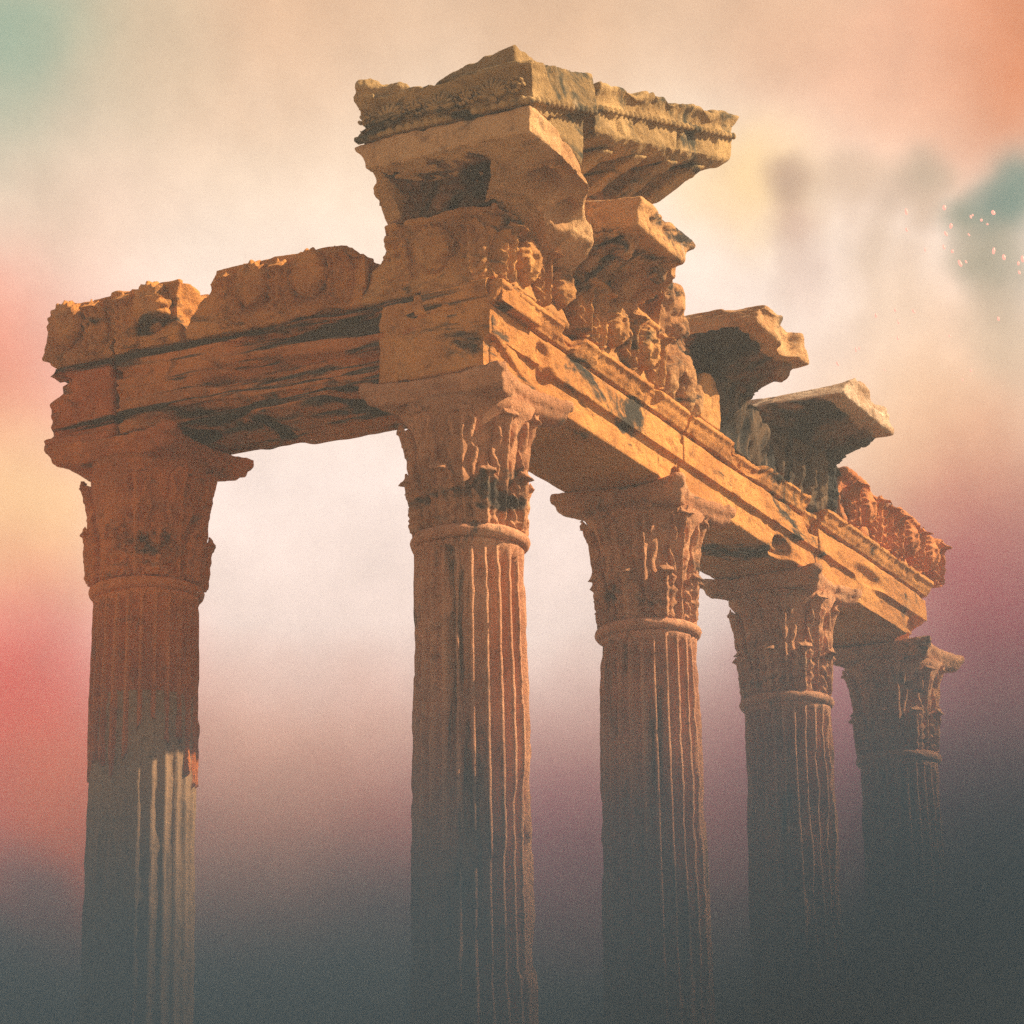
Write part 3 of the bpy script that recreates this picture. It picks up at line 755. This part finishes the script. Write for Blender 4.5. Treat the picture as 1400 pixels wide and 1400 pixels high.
# ------------------------------------------------------------------ ground and platform
def ground():
    m = bpy.data.materials.new('dry_earth'); m.use_nodes = True; nt = m.node_tree
    b = nt.nodes['Principled BSDF']; b.inputs['Roughness'].default_value = 1
    n = N(nt, 'ShaderNodeTexNoise', inp={'Scale': .6, 'Detail': 9, 'Roughness': .7}); g = N(nt, 'ShaderNodeNewGeometry')
    nt.links.new(g.outputs['Position'], n.inputs['Vector'])
    r = N(nt, 'ShaderNodeValToRGB'); r.color_ramp.elements[0].color = (.30, .21, .13, 1); r.color_ramp.elements[1].color = (.48, .35, .22, 1)
    r.color_ramp.elements[0].position = .35; r.color_ramp.elements[1].position = .65
    nt.links.new(n.outputs['Fac'], r.inputs['Fac']); nt.links.new(r.outputs['Color'], b.inputs['Base Color'])
    bp = N(nt, 'ShaderNodeBump', inp={'Strength': .6, 'Distance': .1}); nt.links.new(n.outputs['Fac'], bp.inputs['Height']); nt.links.new(bp.outputs[0], b.inputs['Normal'])
    R = 3000
    me = mesh_of([(-R, -R, -.62), (R, -R, -.62), (R, R, -.62), (-R, R, -.62)], [(0, 1, 2, 3)])
    o = link('ground', me, m, smooth=False); o['kind'] = 'structure'
ground()
t = thing('stepped_platform', 'stepped stone platform under the temple columns, lost in dark haze', 'platform', (4, 2, -.62))
for k, (d, z0, z1) in enumerate(((1.0, -.20, .018), (1.5, -.41, -.205), (2.0, -.615, -.415))):
    link('step', weather(remesh(Geo().box((-d, -d, z0), (11.8 + d, 5 + d, z1)), .12), 500 + k, 2, .4, .01, .004), M_CONC, t)

# ------------------------------------------------------------------ camera
camp = dict(C=(-18.5618, -9.7665, 1.6), yaw=.4672, pit=.2885, roll=-.0167, f=3602.2)
cy_, sy_ = math.cos(camp['yaw']), math.sin(camp['yaw']); cp_, sp_ = math.cos(camp['pit']), math.sin(camp['pit'])
Fw = Vector((cp_ * cy_, cp_ * sy_, sp_)); Rt = Vector((sy_, -cy_, 0)); Up = Rt.cross(Fw)
cr_, sr_ = math.cos(camp['roll']), math.sin(camp['roll'])
R2 = Rt * cr_ + Up * sr_; U2 = Up * cr_ - Rt * sr_
cam = bpy.data.cameras.new('camera'); co_ = bpy.data.objects.new('camera', cam); COL.objects.link(co_)
cam.sensor_width = 36; cam.lens = camp['f'] / 1400 * 36; cam.clip_end = 9000; cam.clip_start = .1
M = Matrix.Identity(4)
for i in range(3):
    M[i][0] = R2[i]; M[i][1] = U2[i]; M[i][2] = -Fw[i]; M[i][3] = camp['C'][i]
co_.matrix_world = M
SC.camera = co_
def sky_dir(px, py):          # compass bearing of a patch of cloud
    return (Fw + R2 * ((px - 700) / camp['f']) - U2 * ((py - 700) / camp['f'])).normalized()

# ------------------------------------------------------------------ light
el, az = math.radians(37), math.atan2(.50, -.87)       # azimuth measured from +Y towards +X
sd = Vector((math.sin(az) * math.cos(el), math.cos(az) * math.cos(el), math.sin(el)))
sun = bpy.data.lights.new('sun', 'SUN'); sun.energy = 5.0; sun.angle = math.radians(.5); sun.color = (1.0, .76, .48)
so = bpy.data.objects.new('sun', sun); COL.objects.link(so)
so.rotation_euler = sd.to_track_quat('Z', 'Y').to_euler(); so.location = (0, 0, 30)

w = bpy.data.worlds.new('World'); SC.world = w; w.use_nodes = True
nt = w.node_tree; nt.nodes.clear(); Lk = nt.links.new
out = N(nt, 'ShaderNodeOutputWorld')
sky = N(nt, 'ShaderNodeTexSky'); sky.sky_type = 'NISHITA'; sky.sun_disc = False; sky.sun_elevation = el; sky.sun_rotation = az; sky.dust_density = 4
bg1 = N(nt, 'ShaderNodeBackground', inp={'Strength': .06}); Lk(sky.outputs[0], bg1.inputs[0])
tc = N(nt, 'ShaderNodeTexCoord')
# slow turbulence so the cloud banks have uneven borders
nz = N(nt, 'ShaderNodeTexNoise', inp={'Scale': 9, 'Detail': 4, 'Roughness': .55}); Lk(tc.outputs['Generated'], nz.inputs['Vector'])
sub = N(nt, 'ShaderNodeVectorMath', operation='SUBTRACT'); sub.inputs[1].default_value = (.5, .5, .5); Lk(nz.outputs['Color'], sub.inputs[0])
scl = N(nt, 'ShaderNodeVectorMath', operation='SCALE'); scl.inputs['Scale'].default_value = .055; Lk(sub.outputs[0], scl.inputs[0])
addv = N(nt, 'ShaderNodeVectorMath', operation='ADD'); Lk(tc.outputs['Generated'], addv.inputs[0]); Lk(scl.outputs[0], addv.inputs[1])
nrm = N(nt, 'ShaderNodeVectorMath', operation='NORMALIZE'); Lk(addv.outputs[0], nrm.inputs[0])
D = nrm.outputs[0]
def lin(c):
    return tuple((v / 255 / 12.92) if v / 255 < .04045 else ((v / 255 + .055) / 1.055) ** 2.4 for v in c)
sep = N(nt, 'ShaderNodeSeparateXYZ'); Lk(D, sep.inputs[0])
ramp = N(nt, 'ShaderNodeValToRGB'); cr = ramp.color_ramp
mr = N(nt, 'ShaderNodeMapRange', inp={'From Min': 0., 'From Max': .60}); Lk(sep.outputs['Z'], mr.inputs['Value']); Lk(mr.outputs[0], ramp.inputs['Fac'])
def zf(py): return sky_dir(700, py).z / .60
stops = [(1420, (60, 76, 86)), (1330, (84, 84, 88)), (1230, (146, 84, 84)), (1120, (198, 104, 98)), (1000, (220, 166, 150)), (860, (234, 208, 198)), (650, (240, 218, 208)), (420, (242, 218, 202)), (200, (240, 214, 188)), (20, (222, 190, 160))]
els = cr.elements
while len(els) > 1: els.remove(els[-1])
els[0].position = zf(stops[0][0]); els[0].color = (*lin(stops[0][1]), 1)
for py, c in stops[1:]:
    e = els.new(zf(py)); e.color = (*lin(c), 1)
e = els.new(.999); e.color = (.20, .19, .18, 1)
col = ramp.outputs['Color']
def blob(px, py, rpx, c, amt=1., soft=1.):
    """a bank of coloured cloud at a compass direction, angular radius rpx/f"""
    global col
    d = N(nt, 'ShaderNodeVectorMath', operation='DISTANCE'); d.inputs[1].default_value = sky_dir(px, py); Lk(D, d.inputs[0])
    m = N(nt, 'ShaderNodeMapRange', inp={'From Min': rpx / camp['f'] * 1.9, 'From Max': rpx / camp['f'] * (1 - soft) , 'To Max': amt}); m.interpolation_type = 'SMOOTHERSTEP'
    Lk(d.outputs['Value'], m.inputs['Value'])
    mx = N(nt, 'ShaderNodeMix', data_type='RGBA'); Lk(m.outputs[0], mx.inputs[0]); Lk(col, mx.inputs[6]); mx.inputs[7].default_value = (*lin(c), 1)
    col = mx.outputs[2]
blob(-60, 520, 210, (222, 118, 86), .9)
blob(20, 720, 130, (244, 194, 134), .9)
blob(-20, 980, 200, (214, 56, 48), 1.)
blob(90, 1120, 120, (220, 88, 48), .9)
blob(30, 1215, 50, (120, 80, 84), .7)
blob(360, 1120, 150, (224, 150, 120), .6)
blob(10, 90, 150, (120, 156, 134), .85)
blob(130, 240, 120, (226, 186, 160), .5)
blob(380, 20, 170, (212, 166, 128), .7)
blob(1370, 70, 170, (208, 122, 74), 1.)
blob(1180, 110, 150, (228, 168, 134), .7)
blob(760, -10, 170, (208, 160, 120), .6)
blob(1040, 20, 110, (216, 162, 122), .5)
blob(180, 60, 90, (196, 172, 140), .5)
blob(1010, 270, 80, (244, 204, 148), .9)
blob(1300, 640, 200, (236, 186, 138), .9)
blob(1400, 700, 150, (222, 150, 108), .6)
blob(1370, 860, 210, (160, 44, 62), 1.)
blob(1130, 1000, 150, (186, 86, 104), .8)
blob(1340, 1110, 120, (126, 48, 62), .8)
blob(780, 1120, 140, (178, 88, 102), .8)
ghost = []
for x_, a_ in ((1060, .34), (1100, .16), (1150, .24), (1195, .34), (1250, .38), (1325, .2), (1370, .34)):
    for k in range(6): ghost.append((x_ + 6 * math.sin(k * 2 + x_), 300 + 34 * k, 22, (190, 160, 136), a_ * (1 - k / 6.5)))
for px_, py_, r_, c_, a_ in tuple(ghost) + tuple((x_, 268 + 6 * math.sin(x_), 26, (192, 162, 134), .26) for x_ in range(1045, 1290, 27)) + ((1062, 272, 30, (166, 130, 112), .6), (1072, 330, 30, (190, 146, 130), .45), (1085, 390, 36, (206, 172, 156), .4),
        (1145, 268, 34, (196, 164, 136), .45), (1240, 262, 38, (170, 150, 126), .7), (1200, 300, 34, (186, 158, 134), .5), (1190, 370, 34, (200, 170, 142), .45), (1255, 320, 30, (190, 160, 132), .5), (1230, 430, 50, (214, 182, 150), .4),
        (1318, 318, 34, (130, 136, 116), .8), (1372, 296, 44, (110, 132, 118), .9), (1410, 280, 60, (108, 132, 118), .9), (1350, 372, 44, (158, 148, 122), .7), (1395, 390, 50, (150, 144, 120), .7), (1390, 470, 50, (184, 158, 126), .6)):
    blob(px_, py_, r_, c_, a_)
blob(1370, 1320, 30, (112, 104, 98), .5)
# the bright glow lies in front of the camera; the sky behind it is dull
dt = N(nt, 'ShaderNodeVectorMath', operation='DOT_PRODUCT'); dt.inputs[1].default_value = (Fw * .6 + Rt * .8).normalized(); Lk(tc.outputs['Generated'], dt.inputs[0])
bk = N(nt, 'ShaderNodeMapRange', inp={'From Min': -.7, 'From Max': .42, 'To Min': .35, 'To Max': .68}); Lk(dt.outputs['Value'], bk.inputs['Value'])
n2 = N(nt, 'ShaderNodeTexNoise', inp={'Scale': 26, 'Detail': 7, 'Roughness': .62}); Lk(tc.outputs['Generated'], n2.inputs['Vector'])
mo_ = N(nt, 'ShaderNodeMapRange', inp={'From Min': .3, 'From Max': .7, 'To Min': .90, 'To Max': 1.08}); Lk(n2.outputs['Fac'], mo_.inputs['Value'])
mv_ = N(nt, 'ShaderNodeVectorMath', operation='SCALE'); Lk(col, mv_.inputs[0]); Lk(mo_.outputs[0], mv_.inputs['Scale']); col = mv_.outputs[0]
bg2 = N(nt, 'ShaderNodeBackground'); Lk(col, bg2.inputs[0]); Lk(bk.outputs[0], bg2.inputs[1])
ad = N(nt, 'ShaderNodeMixShader', inp={0: .93}); Lk(bg1.outputs[0], ad.inputs[1]); Lk(bg2.outputs[0], ad.inputs[2])
Lk(ad.outputs[0], out.inputs['Surface'])

# ------------------------------------------------------------------ air
def vol_box(name, a, b, label=None):
    g = Geo().box(a, b)
    o = link(name, g.mesh(), None, smooth=False); o['kind'] = 'stuff'
    m = bpy.data.materials.new(name + '_volume'); m.use_nodes = True; m.node_tree.nodes.clear()
    o.data.materials.append(m); return o, m
o, m = vol_box('haze', (-24, -30, -1.7), (40, 30, 17.5))
o['label'] = 'thin warm haze in the air around the temple'; o['category'] = 'haze'
nt = m.node_tree
pv = N(nt, 'ShaderNodeVolumePrincipled', inp={'Color': (.66, .78, .90, 1), 'Density': .0040}); mo = N(nt, 'ShaderNodeOutputMaterial')
nt.links.new(pv.outputs[0], mo.inputs['Volume'])

# low dark smoke creeping round the foot of the columns, thicker to the right
o, m = vol_box('ground_smoke', (-9, -8, -.6), (14.5, 6, 8.0))
o['label'] = 'dark blue grey smoke round the foot of the columns'; o['category'] = 'smoke'
nt = m.node_tree; LL = nt.links.new
gn = N(nt, 'ShaderNodeNewGeometry'); sp = N(nt, 'ShaderNodeSeparateXYZ'); LL(gn.outputs['Position'], sp.inputs[0])
nn = N(nt, 'ShaderNodeTexNoise', inp={'Scale': .38, 'Detail': 2, 'Roughness': .5}); LL(gn.outputs['Position'], nn.inputs['Vector'])
dr = N(nt, 'ShaderNodeVectorMath', operation='DOT_PRODUCT'); dr.inputs[1].default_value = (.45, -.89, 0); LL(gn.outputs['Position'], dr.inputs[0])
mxm = N(nt, 'ShaderNodeMath', operation='MAXIMUM', inp={1: -3.0}); LL(dr.outputs['Value'], mxm.inputs[0])
a1 = N(nt, 'ShaderNodeMath', operation='MULTIPLY_ADD', inp={1: .47, 2: 2.85}); LL(mxm.outputs[0], a1.inputs[0])
a2 = N(nt, 'ShaderNodeMath', operation='MULTIPLY_ADD', inp={1: 2.6}); LL(nn.outputs['Fac'], a2.inputs[0]); LL(a1.outputs[0], a2.inputs[2])
a3 = N(nt, 'ShaderNodeMath', operation='SUBTRACT'); LL(a2.outputs[0], a3.inputs[0]); LL(sp.outputs['Z'], a3.inputs[1])
mrr = N(nt, 'ShaderNodeMapRange', inp={'From Min': 0, 'From Max': 2.4, 'To Max': .40}); mrr.interpolation_type = 'SMOOTHSTEP'; LL(a3.outputs[0], mrr.inputs['Value'])
pv = N(nt, 'ShaderNodeVolumePrincipled', inp={'Color': (.048, .105, .18, 1)}); mo = N(nt, 'ShaderNodeOutputMaterial')
g1 = N(nt, 'ShaderNodeMath', operation='MULTIPLY_ADD', inp={1: 1.9, 2: 4.05}); LL(nn.outputs['Fac'], g1.inputs[0])
g2 = N(nt, 'ShaderNodeMath', operation='SUBTRACT'); LL(g1.outputs[0], g2.inputs[0]); LL(sp.outputs['Z'], g2.inputs[1])
g3 = N(nt, 'ShaderNodeMapRange', inp={'From Min': 0, 'From Max': 1.7, 'To Max': .30}); g3.interpolation_type = 'SMOOTHSTEP'; LL(g2.outputs[0], g3.inputs['Value'])
g4 = N(nt, 'ShaderNodeMath', operation='MAXIMUM'); LL(mrr.outputs[0], g4.inputs[0]); LL(g3.outputs[0], g4.inputs[1])
LL(g4.outputs[0], pv.inputs['Density']); LL(pv.outputs[0], mo.inputs['Volume'])

# added glowing flecks in place of dust specks, right of the ruin
rnd = random.Random(5); g = Geo()
eye = Vector(camp['C'])
for k in range(34):          # strewn through the air between 26 and 34 m out
    d = sky_dir(rnd.uniform(1290, 1400), rnd.uniform(280, 365)) if k < 16 else sky_dir(rnd.uniform(1130, 1400), rnd.uniform(250, 520))
    z_ = rnd.uniform(26, 34); p = eye + d * z_; r_ = rnd.uniform(.006, .015) * (1.3 if k < 16 else 1)
    g.ball(p, (r_, r_, r_ * rnd.uniform(1.2, 2.8)), 4, Matrix.Rotation(rnd.uniform(-.6, .2), 3, 'X'))
m = bpy.data.materials.new('added_speck_glow'); m.use_nodes = True
pb = m.node_tree.nodes['Principled BSDF']; pb.inputs['Base Color'].default_value = (.5, .12, .08, 1); pb.inputs['Emission Color'].default_value = (1, .42, .34, 1); pb.inputs['Emission Strength'].default_value = .6
o = link('added_glow_specks', g.mesh(), m); o['kind'] = 'stuff'; o['label'] = 'small pink dust specks, added with a glow, in the sky at the right'; o['category'] = 'added_glow_specks'

# ------------------------------------------------------------------ render settings
SC.render.engine = 'CYCLES'
SC.cycles.use_denoising = False
SC.cycles.max_bounces = 6; SC.cycles.diffuse_bounces = 3; SC.cycles.volume_bounces = 1
SC.cycles.volume_step_rate = 4; SC.cycles.volume_max_steps = 48
SC.view_settings.view_transform = 'Standard'; SC.view_settings.look = 'None'
SC.view_settings.exposure = .92; SC.view_settings.gamma = 1
